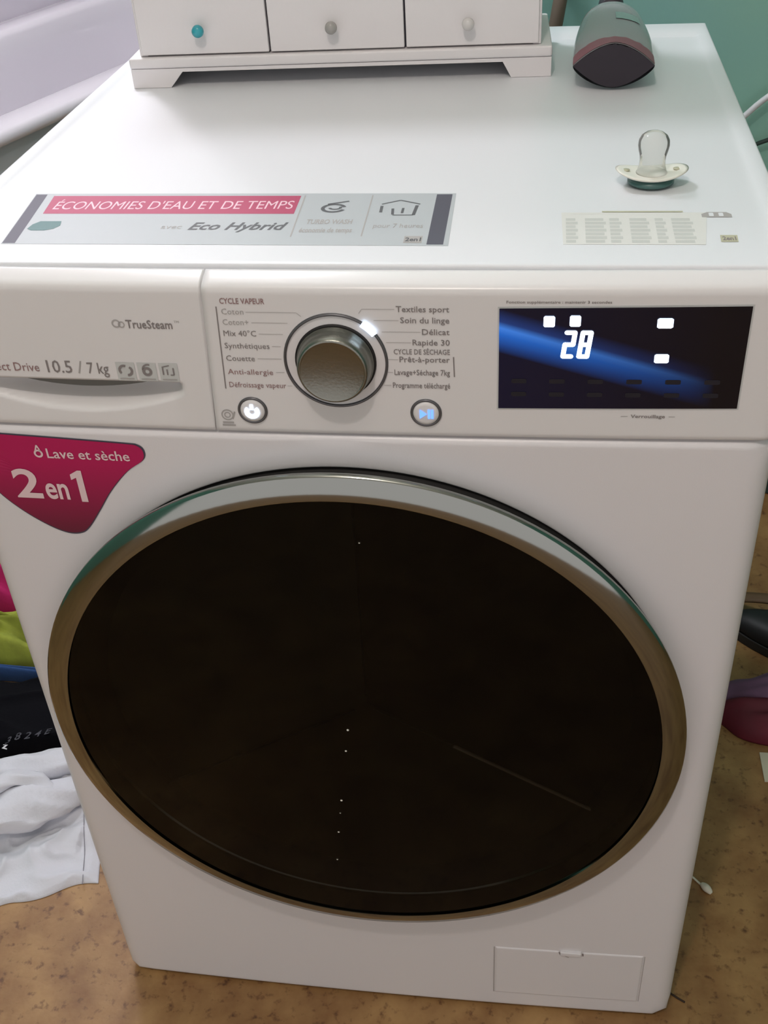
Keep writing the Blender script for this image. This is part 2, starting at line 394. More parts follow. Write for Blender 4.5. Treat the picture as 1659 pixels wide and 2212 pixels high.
# control fascia: extruded profile with a shoulder; detergent drawer on the left, panel on the right
prof = [(.030, HP + .0008), (.002, HP + .0008), (.0004, HP + .0022), (0, HP + .005)]
prof += [(0, HP + .005 + (ZS - .004 - HP - .005) * i / 64) for i in range(1, 65)]
prof += [(.0004, ZS - .0018), (.0018, ZS + .0002), (.005, ZS + .0018), (.010, ZS + .0036), (.0145, ZS + .0050), (YS - .001, ZS + .0054), (YS - .0006, ZS + .0045), (YS - .0006, ZS)]
def fascia(name, xa0, xa1, m, recess=None, round_l=False, round_r=False, slant_l=0, slant_r=0, nx=60):
    # xa* at top, slant: x shift at bottom
    v = []; f = []
    k = len(prof)
    for i in range(nx + 1):
        s = i / nx
        for (y, z) in prof:
            tz = (ZS - z) / (ZS - HP)
            x0 = xa0 + slant_l * tz; x1 = xa1 + slant_r * tz
            x = x0 + (x1 - x0) * s
            yy = y + fy(x) * (1 if y < .029 else 0)
            d = 1
            if round_l: d = min(1, (x + W) / .012)
            if round_r: d = min(1, (W - x) / .012)
            if d < 1 and y < .029: yy += .012 * (1 - math.sqrt(max(0, 1 - (1 - d) ** 2)))
            if recess and y < .001: yy += recess(x, z)
            v.append((x, yy, z))
    for i in range(nx):
        for j in range(k - 1): f.append((i * k + j, (i + 1) * k + j, (i + 1) * k + j + 1, i * k + j + 1))
    f.append(tuple(range(k))); f.append(tuple(nx * k + j for j in range(k)))
    return fixn(obj(name, v, f, m, wm))
def grip(x, z):
    if not (-.30 < x < -.106 and .738 < z < .7712): return 0
    e = min(1, max(0, (-.107 - x) / .010)); e = e * e * (3 - 2 * e)
    u = (.7705 - z) / (.7705 - .738)          # 0 at the lip, 1 at the bottom
    if u < 0: return 0
    q = max(0, 1 - ((x + .185) / .080) ** 2)  # the recess is deepest in the middle
    ue = .26 + .50 * q
    t = min(1, max(0, (u - ue * .55) / (ue * .45)))
    return (.004 + .024 * q ** .6) * e * (1 - t * t * (3 - 2 * t)) * min(1, u / .04) + .0022 * e * max(0, 1 - u)
dd = fascia('detergent_drawer', -W, -.0851, M['panel'], grip, round_l=True, slant_r=-.005, nx=120)
cp = fascia('control_panel', -.0843, W, M['panel'], None, round_r=True, slant_l=-.005, nx=80)
box('grip_shade', -.285, -.11, .0195, .0275, .745, .775, M['recess_shade'], wm)  # grey block darkens the grip recess, standing in for its shade
box('seam_backing', -.29, .29, .0275, .034, .72, .838, M['gap'], wm)

# lid with a raised rounded border
def lidf(u, v_):
    return None
xs = [-.3, -.2990, -.2975, -.294, -.290, -.287, -.284] + [-.28 + .56 * i / 20 for i in range(21)] + [.284, .287, .290, .294, .2975, .2990, .3]
ys = [YS, YS + .0008, YS + .002, YS + .006, YS + .012, YS + .02, .1, .2, .3, .4, .5, DEP - .05, DEP - .047, DEP - .043, DEP - .02, DEP - .003, DEP - .001, DEP]
def lz(x, y):
    e = min(.3 - abs(x), DEP - y); z = TOPZ
    d = .3 - abs(x); yb = DEP - y
    if d < .016:
        t = min(1, (.016 - d) / .007); z += .0022 * t * t * (3 - 2 * t)
    if yb < .047:
        t = min(1, (.047 - yb) / .004); z = max(z, TOPZ + .0022 * t)
    m_ = min(d, yb, y - YS)
    if m_ < .0025: z -= .0022 * (1 - math.sqrt(max(0, 1 - (1 - m_ / .0025) ** 2))) * 1.2
    return z
v = [(x, y, lz(x, y)) for x in xs for y in ys]; f = []
NY = len(ys); NX = len(xs)
for i in range(NX - 1):
    for j in range(NY - 1): f.append((i * NY + j, (i + 1) * NY + j, (i + 1) * NY + j + 1, i * NY + j + 1))
per = [i * NY for i in range(NX)] + [(NX - 1) * NY + j for j in range(1, NY)] + [i * NY + NY - 1 for i in range(NX - 2, -1, -1)] + [j for j in range(NY - 2, 0, -1)]
b0 = len(v); v += [(v[i][0], v[i][1], .832) for i in per]; npz = len(per)
for i in range(npz): f.append((per[i], per[(i + 1) % npz], b0 + (i + 1) % npz, b0 + i))
f.append(tuple(b0 + i for i in range(npz)))
fixn(obj('top_lid', v, f, M['lid'], wm))

# door
door = lathe('door_ring', [(.2470, .001), (.2540, .008), (.2600, .0135), (.2650, .018), (.2684, .0222), (.2684, .0250), (.2662, .0268), (.2500, .0308), (.2492, .0307)],
             (XC, 0, ZC), '-y', M['chrome'], wm, 160, caps=False)
door['label'] = 'polished chrome ring framing the dark door'
door.name = 'door'
glass = lathe('door_glass', [(.2493, .0290), (.2450, .0292), (.225, .0305), (.19, .0325), (.14, .0345), (.09, .0357), (.045, .0363), (0, .0365)], (XC, 0, ZC), '-y', M['door_glass'], door, 128, caps=False)
glass['label'] = 'smoked near-black round door glass'
lathe('door_seal', [(.2490, .0270), (.2480, .010), (.2605, .0005), (.2605, -.002), (.2560, .004), (.2480, .004), (.2380, -.004), (.2250, -.016), (.2230, -.03)], (XC, 0, ZC), '-y', M['rubber'], wm, 96, caps=False)
lathe('drum', [(.223, -.028), (.232, -.06), (.234, -.40), (.20, -.43), (0, -.44)], (XC, 0, ZC), '-y', M['drum'], wm, 96, caps=False)
# three-armed inner cover behind the glass
C0 = Vector((.003, -.006, .463)); RA = .2475
def rim(a): return Vector((XC + RA * math.cos(a), .014, ZC + RA * math.sin(a)))
A_up, A_l, A_r = math.radians(89), math.radians(212), math.radians(-31)
def sector(a0, a1, m):
    v = [C0]; n = 24
    for i in range(n + 1): v.append(rim(a0 + (a1 - a0) * i / n))
    return obj('cover_panel', v, [(0, i, i + 1) for i in range(1, n + 1)], m, glass, False)
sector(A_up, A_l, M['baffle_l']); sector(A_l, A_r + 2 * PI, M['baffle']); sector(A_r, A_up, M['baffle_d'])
def arm(a, r0, r1, wd, m):
    p, q = C0, rim(a); a_ = p.lerp(q, r0); b_ = p.lerp(q, r1)
    a_.y -= .003; b_.y -= .003
    tube('cover_rib', [a_, a_.lerp(b_, .5), b_], wd, m, glass, 8)
arm(A_r, .35, 1.0, .0017, M['arm_highlight']); arm(A_l, .05, 1.0, .0012, M['rubber']); arm(A_up, .05, 1.0, .0010, M['rubber']); arm(A_r, .03, .34, .0008, M['baffle'])
def gy(x, z):
    r = math.hypot(x - XC, z - ZC); return -(.0365 - .008 * (r / .249) ** 2)
for x, z, r in ((-.0090, .4620, .0012), (-.0125, .4360, .0011), (-.0213, .3700, .0013), (-.0238, .3520, .0010), (-.0275, .3240, .0013), (-.0323, .2810, .0013), (.0125, .6560, .0012)):
    lathe('glint_speck', [(r, 0), (r * .8, r * .5), (r * .4, r * .8), (0, r * .9)], (x, gy(x, z) + .0004, z), '-y', M['shield'], glass, 10)  # pale specks modelled in place of bright glints on the door

# service flap low on the right
def flap(u, v_):
    x = .1140 + .1490 * u; z = .030 + .084 * v_
    e = min(min(u, 1 - u) * .149, min(v_, 1 - v_) * .084)
    return (x, front_y(x, z, .4) - .0010 * min(1, e / .0012), z)
def flap_grid():
    us = [0, .004, .01, .02] + [.05 + .9 * i / 12 for i in range(13)] + [.98, .99, .996, 1]; vs = [0, .008, .016, .03, .2, .4, .6, .8, .97, .984, .992, 1]
    v = [flap(a, b) for a in us for b in vs]; k = len(vs)
    f = [(i * k + j, (i + 1) * k + j, (i + 1) * k + j + 1, i * k + j + 1) for i in range(len(us) - 1) for j in range(k - 1)]
    return obj('service_flap', v, f, M['enamel'], wm)
fl = flap_grid()
fp = lambda x, z, l=.0004: (x, front_y(x, z, .4) - .001 - l, z)
fo = lambda x, z, l=.0004: (x, front_y(x, z, .4) - l, z)
join_patches('flap_gap', [seg((.1130, .030), (.1130, .114), .0011)], fo, M['print_l'], fl, .0003); join_patches('flap_gap', [seg((.2641, .030), (.2641, .113), .0007)], fo, M['print_l'], fl, .0003)
v, f_ = [], []
o = box('latch', .1795, .2010, fy(.19) - .0030, fy(.19) + .002, .1085, .1150, M['enamel'], fl, .0012)
join_patches('latch_edge', [seg((.1785, .1155), (.1795, .111), .0012), seg((.1795, .111), (.1885, .1065), .0008), seg((.2020, .1150), (.2025, .1105), .0016)], fp, M['print'], fl, .0012)

# crimson corner sticker
def smooth_poly(pts, n=5):
    P = [Vector(p) for p in pts]; out = []
    for i in range(len(P)):
        a, b, c, d = P[i - 1], P[i], P[(i + 1) % len(P)], P[(i + 2) % len(P)]
        for s in range(n):
            t = s / n; out.append(tuple(.5 * ((2 * b) + (c - a) * t + (2 * a - 5 * b + 4 * c - d) * t * t + (3 * b - a - 3 * c + d) * t ** 3)))
    return out
stp = [(-.2915, .7150), (-.2880, .7215), (-.2800, .7238), (-.26, .7232), (-.21, .7212), (-.162, .7188), (-.1520, .7175), (-.1478, .7125), (-.1500, .7045), (-.1640, .6940), (-.1800, .6760), (-.1930, .6570), (-.2050, .6405), (-.2130, .6345), (-.2240, .6340), (-.2380, .6400), (-.2560, .6530), (-.2720, .6700), (-.2840, .6920)]
wsf = lambda x, z, l=.0004: (x, front_y(x, z, .4) - l, z)
def fanpoly(name, pts, place, m, parent, lift, cx, cz):
    v = [place(cx, cz, lift)] + [place(x, z, lift) for x, z in pts] ; n = len(pts)
    mid = [place(cx + (x - cx) * .5, cz + (z - cz) * .5, lift) for x, z in pts]
    v += mid; f = [(0, n + 1 + i, n + 1 + (i + 1) % n) for i in range(n)] + [(n + 1 + i, 1 + i, 1 + (i + 1) % n, n + 1 + (i + 1) % n) for i in range(n)]
    return obj(name, v, f, m, parent, False)
crim_edge = fanpoly('corner_sticker', smooth_poly([(-.219 + (x + .219) * 1.018, .685 + (z - .685) * 1.03) for x, z in stp]), wsf, M['sticker_dark'], wm, .0004, -.219, .685)
crim_edge['label'] = 'crimson rounded triangular sticker in the upper left corner'
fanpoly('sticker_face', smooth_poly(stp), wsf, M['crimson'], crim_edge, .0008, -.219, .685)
text('Lave et sèche', -.2235, -.1590, .7040, .0085, wsf, M['sticker_white'], crim_edge, lift=.0013, bold=.012)
text('2', -.2570, -.2355, .6665, .0260, wsf, M['sticker_white'], crim_edge, lift=.0013, bold=.02)
text('en', -.2325, -.2140, .6665, .0205, wsf, M['sticker_white'], crim_edge, lift=.0013, bold=.02)
join_patches('numeral', [[(-.2095, .6895), (-.2030, .6935), (-.2000, .6935), (-.2000, .6645), (-.2052, .6645), (-.2052, .6868), (-.2095, .6845)]], wsf, M['sticker_white'], crim_edge, .0013)
join_patches('drop_icon', arc(-.2300, .7075, .0028, 0, 2 * PI, .0016) + [seg((-.2320, .7095), (-.2300, .7150), .0012), seg((-.2280, .7095), (-.2300, .7150), .0012)], wsf, M['sticker_white'], crim_edge, .0013)

# ---- drawer lettering
P = M['print']
tf = on_face
text('TrueSteam', -.1405, -.1080, .8130, .0062, tf, M['print'], dd, bold=.012)
text('TM', -.1065, -.1030, .8175, .0018, tf, M['print_l'], dd)
join_patches('steam_icon', arc(-.1475, .8162, .0026, 0, 2 * PI, .0010) + arc(-.1438, .8155, .0020, 0, 2 * PI, .0008), tf, M['print_l'], dd)
text('Inverter Direct Drive', -.2860, -.2115, .7775, .0068, tf, M['print_red'], dd)
text('10.5', -.2055, -.1870, .7770, .0098, tf, P, dd, bold=.004)
text('/', -.1830, -.1790, .7770, .0098, tf, M['print_l'], dd)
text('7 kg', -.1755, -.1600, .7770, .0088, tf, P, dd, bold=.004)
text('LG', -.2600, -.2440, .8120, .0115, tf, M['sticker_dark'], dd, bold=.03)
for i, xc in enumerate((-.1475, -.1320, -.1165)):
    fr = poly('pictogram_tile', [(xc - .0068, .7722), (xc + .0068, .7722), (xc + .0068, .7865), (xc - .0068, .7865)], tf, M['faint'], dd, .0004)
    if i == 0: pa = arc(xc - .001, .7805, .0034, 1.2, 3.9, .0018) + arc(xc + .001, .7800, .0034, -1.6, 1.0, .0018)
    elif i == 1: pa = arc(xc, .7798, .0026, 0, 2 * PI, .0020) + arc(xc + .001, .7812, .0040, 1.2, 3.2, .0012)
    else: pa = [seg((xc - .004, .7775), (xc - .004, .7830), .0010), seg((xc - .001, .7775), (xc - .001, .7820), .0010), seg((xc + .0035, .7775), (xc + .0035, .7830), .0010), seg((xc - .0045, .7835), (xc + .001, .7850), .0008), seg((xc + .001, .7775), (xc + .0035, .7775), .0009)]
    join_patches('pictogram', pa, tf, M['print'], dd, .0008)
    line('caption_rule', (xc - .0052, .7738), (xc + .0052, .7738), .0009, tf, M['print_l'], dd, .0008)

# ---- programme list
left = [('Coton', .8245, -.0725, -.0575, 'print_l'), ('Coton+', .8168, -.0727, -.0550, 'print_l'), ('Mix 40°C', .8085, -.0732, -.0508, 'print'), ('Synthétiques', .7992, -.0737, -.0428, 'print'),
        ('Couette', .7896, -.0740, -.0540, 'print'), ('Anti-allergie', .7792, -.0743, -.0425, 'print_red'), ('Défroissage vapeur', .7690, -.0746, -.0345, 'print_red')]
text('CYCLE VAPEUR', -.0728, -.0425, .8322, .0040, tf, M['print_red'], cp, bold=.012)
for s, z, a, b, m in left: text(s, a, b, z, .0042, tf, M[m], cp)
right = [('Textiles sport', .8275, .0440, .0785, 'print'), ('Soin du linge', .8196, .0465, .0785, 'print'), ('Délicat', .8112, .0605, .0785, 'print'), ('Rapide 30', .8035, .0540, .0785, 'print'),
         ('CYCLE DE SÉCHAGE', .7967, .0412, .0785, 'print'), ('Prêt-à-porter', .7908, .0448, .0783, 'print'), ('Lavage+Séchage 7kg', .7810, .0410, .0783, 'print'), ('Programme téléchargé', .7710, .0395, .0783, 'print')]
for s, z, a, b, m in right: text(s, a, b, z, .0042 if s[:3] != 'CYC' else .0038, tf, M[m], cp, bold=.008)
line('bracket_line', (-.0756, .8300), (-.0776, .7676), .0008, tf, M['print'], cp)
line('bracket_line', (.0808, .7950), (.0812, .7800), .0008, tf, M['print'], cp)
KX, KZ = .0016, .7906
lead = [((-.0560, .8262), (-.0220, .8262)), ((-.0530, .8185), (-.0285, .8185)), ((-.0490, .8102), (-.0325, .8102)), ((-.0410, .8010), (-.0350, .8010)), ((-.0520, .7915), (-.0355, .7915)), ((-.0405, .7812), (-.0345, .7812)), ((-.0335, .7708), (-.0300, .7708)),
        ((.0430, .8292), (.0215, .8292)), ((.0455, .8213), (.0290, .8213)), ((.0595, .8130), (.0340, .8130)), ((.0530, .8052), (.0365, .8052)), ((.0440, .7925), (.0370, .7925)), ((.0400, .7828), (.0365, .7828)), ((.0385, .7728), (.0335, .7728))]
for a, b in lead + [((-.0220, .8262), (-.0190, .8235)), ((.0215, .8292), (.0195, .8262))]:
    join_patches('leader_line', [seg(a, b, .0003)], tf, M['print_l'], cp)
text('Fonction supplémentaire : maintenir 3 secondes', .1150, .1810, .8340, .0019, tf, M['print'], cp, bold=.01)
text('Verrouillage', .1990, .2215, .7500, .0026, tf, M['print'], cp, bold=.015)
line('rule', (.1925, .7510), (.1970, .7510), .0004, tf, M['print_l'], cp); line('rule', (.2240, .7510), (.2280, .7510), .0004, tf, M['print_l'], cp)

# ---- selector knob
kr = lathe('selector_ring', [(.0335, -.001), (.0338, .0012), (.0346, .0017), (.0354, .0012), (.0358, -.001)], (KX, fy(0), KZ), '-y', M['dark_ring'], cp, 72, caps=False)
knob = lathe('selector_knob', [(.0262, -.002), (.0262, .003), (.0252, .004), (.0250, .0080), (.0244, .0125), (.0236, .0145), (.0222, .0156), (.0216, .0152), (.0212, .0150), (0, .0150)], (KX, fy(0), KZ), '-y', M['silver'], wm, 72)
knob['label'] = 'round silver programme knob'
lathe('knob_gap', [(.0262, .0010), (.0276, .0012), (.0276, -.001)], (KX, fy(0), KZ), '-y', M['rubber'], knob, 60, caps=False)
join_patches('indicator_light', arc(KX, KZ, .0347, math.radians(37), math.radians(56), .0044, 8), lambda x, z, l: (x, fy(x) - .0018 - l, z), M['led'], cp, .0003)

def button(name, x, z, r, sym, m, lab):
    o = lathe(name, [(r, -.001), (r, .0010), (r * .93, .0016), (r * .84, .0010), (r * .80, .0006), (0, .0005)], (x, fy(x), z), '-y', M['dark_ring'], wm, 48)
    o['label'] = lab
    lathe('button_cap', [(r * .84, .0004), (r * .80, .0016), (r * .6, .0020), (0, .0021)], (x, fy(x), z), '-y', M['panel'], o, 40)
    join_patches('lit_symbol', sym, lambda a, b, l: (a, fy(a) - .0023 - l, b), m, o, .0002)
    return o
button('power_button', -.0605, .7506, .0106, arc(-.0607, .7502, .0038, math.radians(135), math.radians(405), .0030, 24) + [seg((-.0607, .7520), (-.0607, .7562), .0022)], M['led'], 'round power button with a glowing white symbol')
pb = button('start_button', .0614, .7516, .0108, [[(.0572, .7480), (.0572, .7553), (.0622, .7516)], seg((.0636, .7480), (.0636, .7553), .0017), seg((.0658, .7480), (.0658, .7553), .0017)], M['led_blue'], 'round start pause button with a bluish symbol')
join_patches('service_icon', arc(-.0794, .7462, .0040, 0, 2 * PI, .0009, 20) + arc(-.0794, .7462, .0020, 0, 2 * PI, .0008, 14) + [seg((-.0760, .7430), (-.0738, .7490), .0012), seg((-.0835, .7400), (-.0755, .7400), .0014), seg((-.0840, .7378), (-.0745, .7378), .0014)], tf, M['print_l'], cp)

# ---- display
dpts = [(.1109, .7575), (.2655, .7592), (.2672, .7610), (.2668, .8302), (.2650, .8322), (.1112, .8302), (.1105, .8290), (.1103, .7585)]
dv = [on_face(x, z, .0008) for x, z in dpts]
def disp(u, v_):
    x = .1106 + (.2672 - .1106) * u; z = (.7566 + .0016 * u) + (.0740) * v_
    return on_face(x, z, .0009)
frm = poly('display_bezel', [(.1096, .7555), (.2684, .7572), (.2684, .8332), (.1096, .8316)], on_face, M['faint'], wm, .0004)
ds = grid('display_screen', disp, 16, 8, M['screen'], wm); ds['label'] = 'black glass display with a painted blue light streak, reading 28'
def digit(ch, x, z, w_, h, sl=.22, wd=.0031):
    q = {'a': ((0, 1), (1, 1)), 'b': ((1, .5), (1, 1)), 'c': ((1, 0), (1, .5)), 'd': ((0, 0), (1, 0)), 'e': ((0, 0), (0, .5)), 'f': ((0, .5), (0, 1)), 'g': ((0, .5), (1, .5))}
    on = {'2': 'abged', '8': 'abcdefg'}[ch]; out = []
    for s in on:
        (a, b), (c, d) = q[s]; A = (x + a * w_ + sl * b * h * .5, z + b * h); B = (x + c * w_ + sl * d * h * .5, z + d * h)
        out.append(seg(A, B, wd)); out += arc(A[0], A[1], wd * .25, 0, 2 * PI, wd * .5, 8) + arc(B[0], B[1], wd * .25, 0, 2 * PI, wd * .5, 8)
    return out
dl = lambda x, z, l: on_face(x, z, .0014 + l)
join_patches('lit_digit', digit('2', .1520, .7968, .0052, .0172), dl, M['led'], ds, 0)
join_patches('lit_digit', digit('8', .1622, .7968, .0052, .0172), dl, M['led'], ds, 0)
def blob(x, z, w_, h):
    return [(x + w_ / 2 * max(-1, min(1, 1.3 * math.cos(t))), z + h / 2 * max(-1, min(1, 1.3 * math.sin(t)))) for t in [2 * PI * i / 20 for i in range(20)]]
for x, z, w_, h in ((.1424, .8218, .0072, .0078), (.1588, .8222, .0070, .0078), (.2150, .8208, .0100, .0070), (.2150, .7955, .0092, .0064)):
    join_patches('lit_icon', [blob(x, z, w_, h)], dl, M['led'], ds, 0)
# faint unlit icons
fi = []
for i in range(6):
    for j in range(2): fi.append(blob(.124 + .025 * i, .768 + .010 * j, .010, .0035))
M['unlit'] = mat('unlit_segments', srgb(26, 28, 40), .3)
join_patches('unlit_segments', fi, dl, M['unlit'], ds, -.0003)

# ---- lid stickers
es = poly('energy_sticker', [(-.2540, .1450), (.0725, .1425), (.0740, .0478), (-.2430, .0495)], on_top, M['sticker_base'], wm, .0003, .0003)
es['label'] = 'long silver sticker with a pink band'
es2 = es
poly('end_bar', [(-.2530, .1430), (-.2440, .1430), (-.2330, .0505), (-.2425, .0505)], on_top, M['sticker_dark'], es, .0006)
poly('end_bar', [(.0585, .1405), (.0700, .1405), (.0705, .0495), (.0592, .0495)], on_top, M['sticker_dark'], es, .0006)
poly('pink_band', [(-.2375, .1400), (-.0430, .1385), (-.0420, .1035), (-.2330, .1045)], on_top, M['sticker_pink'], es, .0006)
text("ÉCONOMIES D'EAU ET DE TEMPS", -.2290, -.0455, .1130, .0155, on_top, M['pink_text'], es, lift=.0009)
text('Eco Hybrid', -.1135, -.0425, .0745, .0130, on_top, M['sticker_ink'], es, shear=.3, bold=.02, lift=.0009)
text('avec', -.1340, -.1190, .0760, .0080, on_top, M['print_l'], es, lift=.0009)
join_patches('green_logo', [[(-.2340, .0760), (-.2330, .0840), (-.2290, .0900), (-.2130, .0900), (-.2110, .0820), (-.2140, .0760), (-.2200, .0730), (-.2300, .0730)]], on_top, M['sticker_grn'], es, .0009)
line('divider', (-.0400, .1390), (-.0365, .0620), .0009, on_top, M['print_l'], es, .0009)
line('divider', (.0110, .1390), (.0130, .0630), .0009, on_top, M['print_l'], es, .0009)
join_patches('swirl_icon', arc(-.0145, .1140, .0080, .3, 5.9, .0028, 22, .9) + arc(-.0135, .1150, .0040, 3.3, 6.8, .0022, 14, .8) + [seg((-.0200, .1215), (-.0050, .1275), .0020)], on_top, M['sticker_ink'], es, .0009)
text('TURBO WASH', -.0300, .0030, .0850, .0080, on_top, M['print_l'], es, lift=.0009, bold=.02)
text('économie de temps', -.0325, .0050, .0700, .0080, on_top, M['print_l'], es, lift=.0009, bold=.02)
join_patches('home_icon', [seg((.0210, .1060), (.0205, .1180), .0022), seg((.0300, .1020), (.0290, .1130), .0020), seg((.0300, .1010), (.0450, .1010), .0012), seg((.0450, .1010), (.0460, .1190), .0024),
                           seg((.0365, .1045), (.0365, .1140), .0018), seg((.0200, .1215), (.0330, .1290), .0014), seg((.0330, .1290), (.0480, .1215), .0014)], on_top, M['sticker_ink'], es, .0009)
text('pour 7 heures', .0190, .0540, .0780, .0075, on_top, M['print_l'], es, lift=.0009)
poly('small_badge', [(.0430, .0635), (.0555, .0635), (.0557, .0520), (.0432, .0520)], on_top, M['print_l'], es, .0009)
text('2en1', .0440, .0548, .0548, .0060, on_top, M['sticker_ink'], es, lift=.0012, bold=.03)

cs = poly('pale_sticker', [(.1490, .1050), (.2480, .1050), (.2420, .0505), (.1500, .0505)], on_top, M['cream_sticker'], wm, .0003, .0003); cs['label'] = 'pale cream sticker with faint grey columns'
line('khaki_rule', (.1500, .1035), (.1850, .1035), .0030, on_top, M['cream_sticker'], cs, .0006)
line('khaki_rule', (.1770, .1065), (.2320, .1065), .0022, on_top, M['khaki'], cs, .0009)
for a, b in ((.1520, .1600), (.1650, .1790), (.1815, .1895), (.1950, .2080), (.2120, .2190), (.2230, .2370)):
    rows = [seg((a, .0925 - .0062 * i), (b + (.0 if i % 2 else -.0015), .0925 - .0062 * i), .0046) for i in range(7)]
    join_patches('faint_column', rows, on_top, M['column'], cs, .0005)
bd = poly('lid_badge', [(.2440, .0965), (.2640, .0965), (.2640, .1020), (.2610, .1055), (.2480, .1055), (.2440, .1020)], on_top, M['print_l'], wm, .0006)
join_patches('badge_figure', [blob(.2505, .1012, .0032, .0060), blob(.2570, .1012, .0032, .0060)], on_top, M['lid'], bd, .0010)
bd2 = poly('lid_badge', [(.2520, .0550), (.2630, .0550), (.2635, .0660), (.2525, .0660)], on_top, M['khaki'], wm, .0006)
text('2en1', .2535, .2622, .0575, .0060, on_top, M['print'], bd2, lift=.001, bold=.03)

# ------------------------------------------------------------------ little drawer cabinet
cab = thing('drawer_cabinet', 'small white wooden cabinet of mini drawers with bracket feet on the washer', 'cabinet', (-.0612, .4310, .8503), math.radians(2.5))
def cb(name, x0, x1, y0, y1, z0, z1, m, parent=None, bevel=.001): return box(name, x0, x1, y0, y1, z0, z1, m, parent or cab, bevel, world=False)
HW = .2012; CD = .126; CH = .31
# plinth front board with flared arch
ap = [(-HW, 0), (-HW, .0175), (HW, .0175), (HW, 0), (.1640, 0), (.1560, .0142), (-.1510, .0142), (-.1640, 0)]
v = [(x, y, z) for y in (0, .010) for x, z in ap]
f = [tuple(range(8)), tuple(range(15, 7, -1))] + [(i, (i + 1) % 8, 8 + (i + 1) % 8, 8 + i) for i in range(8)]
def plinth_board():
    v = []; f = []
    quads = [[(-HW, 0), (-.1640, 0), (-.1510, .0142), (-HW, .0142)], [(HW, .0142), (.1560, .0142), (.1640, 0), (HW, 0)], [(-HW, .0142), (HW, .0142), (HW, .0175), (-HW, .0175)]]
    outl = [(-HW, 0), (-.1640, 0), (-.1510, .0142), (.1560, .0142), (.1640, 0), (HW, 0), (HW, .0175), (-HW, .0175)]
    for y in (0, .010):
        v += [(x, y, z) for x, z in outl]
    A = [(0, 1, 2, 7), (2, 3, 6, 7), (3, 4, 5, 6)]
    f = A + [tuple(8 + i for i in reversed(q)) for q in A] + [(i, i + 8, (i + 1) % 8 + 8, (i + 1) % 8) for i in range(8)]
    o = obj('plinth_board', v, f, M['wood_white'], cab, False, False); fixn(o); return o
plinth_board()
cb('plinth_side', -HW, -HW + .010, .010, CD, 0, .0175, M['wood_white'], bevel=0); cb('plinth_side', HW - .010, HW, .010, CD, 0, .0175, M['wood_white'], bevel=0)
cb('plinth_back', -HW + .01, HW - .01, CD - .010, CD, .004, .0175, M['wood_white'], bevel=0)
cb('base_moulding', -HW - .0006, HW + .0006, -.0012, CD, .0177, .0275, M['wood_white'], bevel=.002)
BX = .1915
cb('side_board', -BX, -BX + .008, .006, CD - .004, .0277, CH, M['wood_white']); cb('side_board', BX - .008, BX, .006, CD - .004, .0277, CH, M['wood_white'])
cb('back_board', -BX + .008, BX - .008, CD - .010, CD - .005, .0277, CH, M['wood_white'], bevel=0)
cb('top_board', -HW, HW, 0, CD, CH, CH + .01, M['wood_white'], bevel=.002)
cb('divider_frame', -BX + .0078, BX - .0078, .0120, .0160, .0277, CH, M['gap'], bevel=0)
divs = [-BX + .0015, -.0640, .0650, BX - .0015]
rows = [(.0290, .1200), (.1215, .2125), (.2140, CH - .001)]
for r_, (za, zb) in enumerate(rows):
    for c_ in range(3):
        d = cb('drawer', divs[c_] + .0009, divs[c_ + 1] - .0009, .0035, .0120, za, zb, M['wood_white'], bevel=.0010)
        if r_ == 0:
            kx, kz = ((-.1290, .0515), (-.0030, .0505), (.1240, .0495))[c_]; km = M[('knob_teal', 'knob_grey', 'knob_white')[c_]]
        else:
            kx, kz = (divs[c_] + divs[c_ + 1]) / 2, (za + zb) / 2 - .02; km = M[('knob_white', 'knob_teal', 'knob_grey')[(c_ + r_) % 3]]
        k = lathe('knob', [(.0022, -.001), (.0022, .004), (.0045, .0055), (.0057, .008), (.0054, .011), (.0035, .013), (0, .0137)], (kx, .0035, kz), '-y', km, d, 24, world=False)
        if r_ == 0: k['label'] = ('teal round knob', 'grey round knob', 'whitish round knob')[c_]

# ------------------------------------------------------------------ lying bottle
bt = thing('bottle', 'smoky translucent plastic bottle lying with its dark lens-shaped base forward', 'bottle', (.1945, .392, .8522), math.radians(-1.5))
BL = .205
def bsec(y, t):
    """cross-section: lens at the base turning into a fuller oval"""
    s = min(1, max(0, y / .05)); a = .0358 if y < .06 else .0358 - .0075 * ((y - .06) / .10) ** 1.5
    if y > .155: q = (y - .155) / (BL - .155); a = a * (1 - .55 * q * q)
    hgt = .0190 if y < .05 else .0190 - .002 * (y - .05) / .1
    if y > .155: hgt *= 1 - .5 * ((y - .155) / (BL - .155)) ** 2
    ct, st = math.cos(t), math.sin(t)
    lx, lz_ = ct, math.copysign(1 - abs(ct) ** 1.75, st) if abs(ct) < 1 else 0
    ox, oz = math.copysign(abs(ct) ** .8, ct), math.copysign(abs(st) ** .8, st)
    k = .75 * s if st > 0 else min(1, .35 + .65 * s)
    x = lx * (1 - k) + ox * k; z = lz_ * (1 - k) + oz * k
    return a * x, hgt * z
ysb = [0, .004, .012, .025, .04, .06, .08, .10, .12, .14, .155, .17, .18, .19, .20, BL]
v = []; f = []; nb = 48
for y in ysb:
    for i in range(nb):
        x, z = bsec(y, 2 * PI * i / nb + .0001); v.append((x, y, z + .0192))
for j in range(len(ysb) - 1):
    for i in range(nb): f.append((j * nb + i, j * nb + (i + 1) % nb, (j + 1) * nb + (i + 1) % nb, (j + 1) * nb + i))
body = fixn(obj('bottle_body', v, f, M['bottle'], bt, True, False))
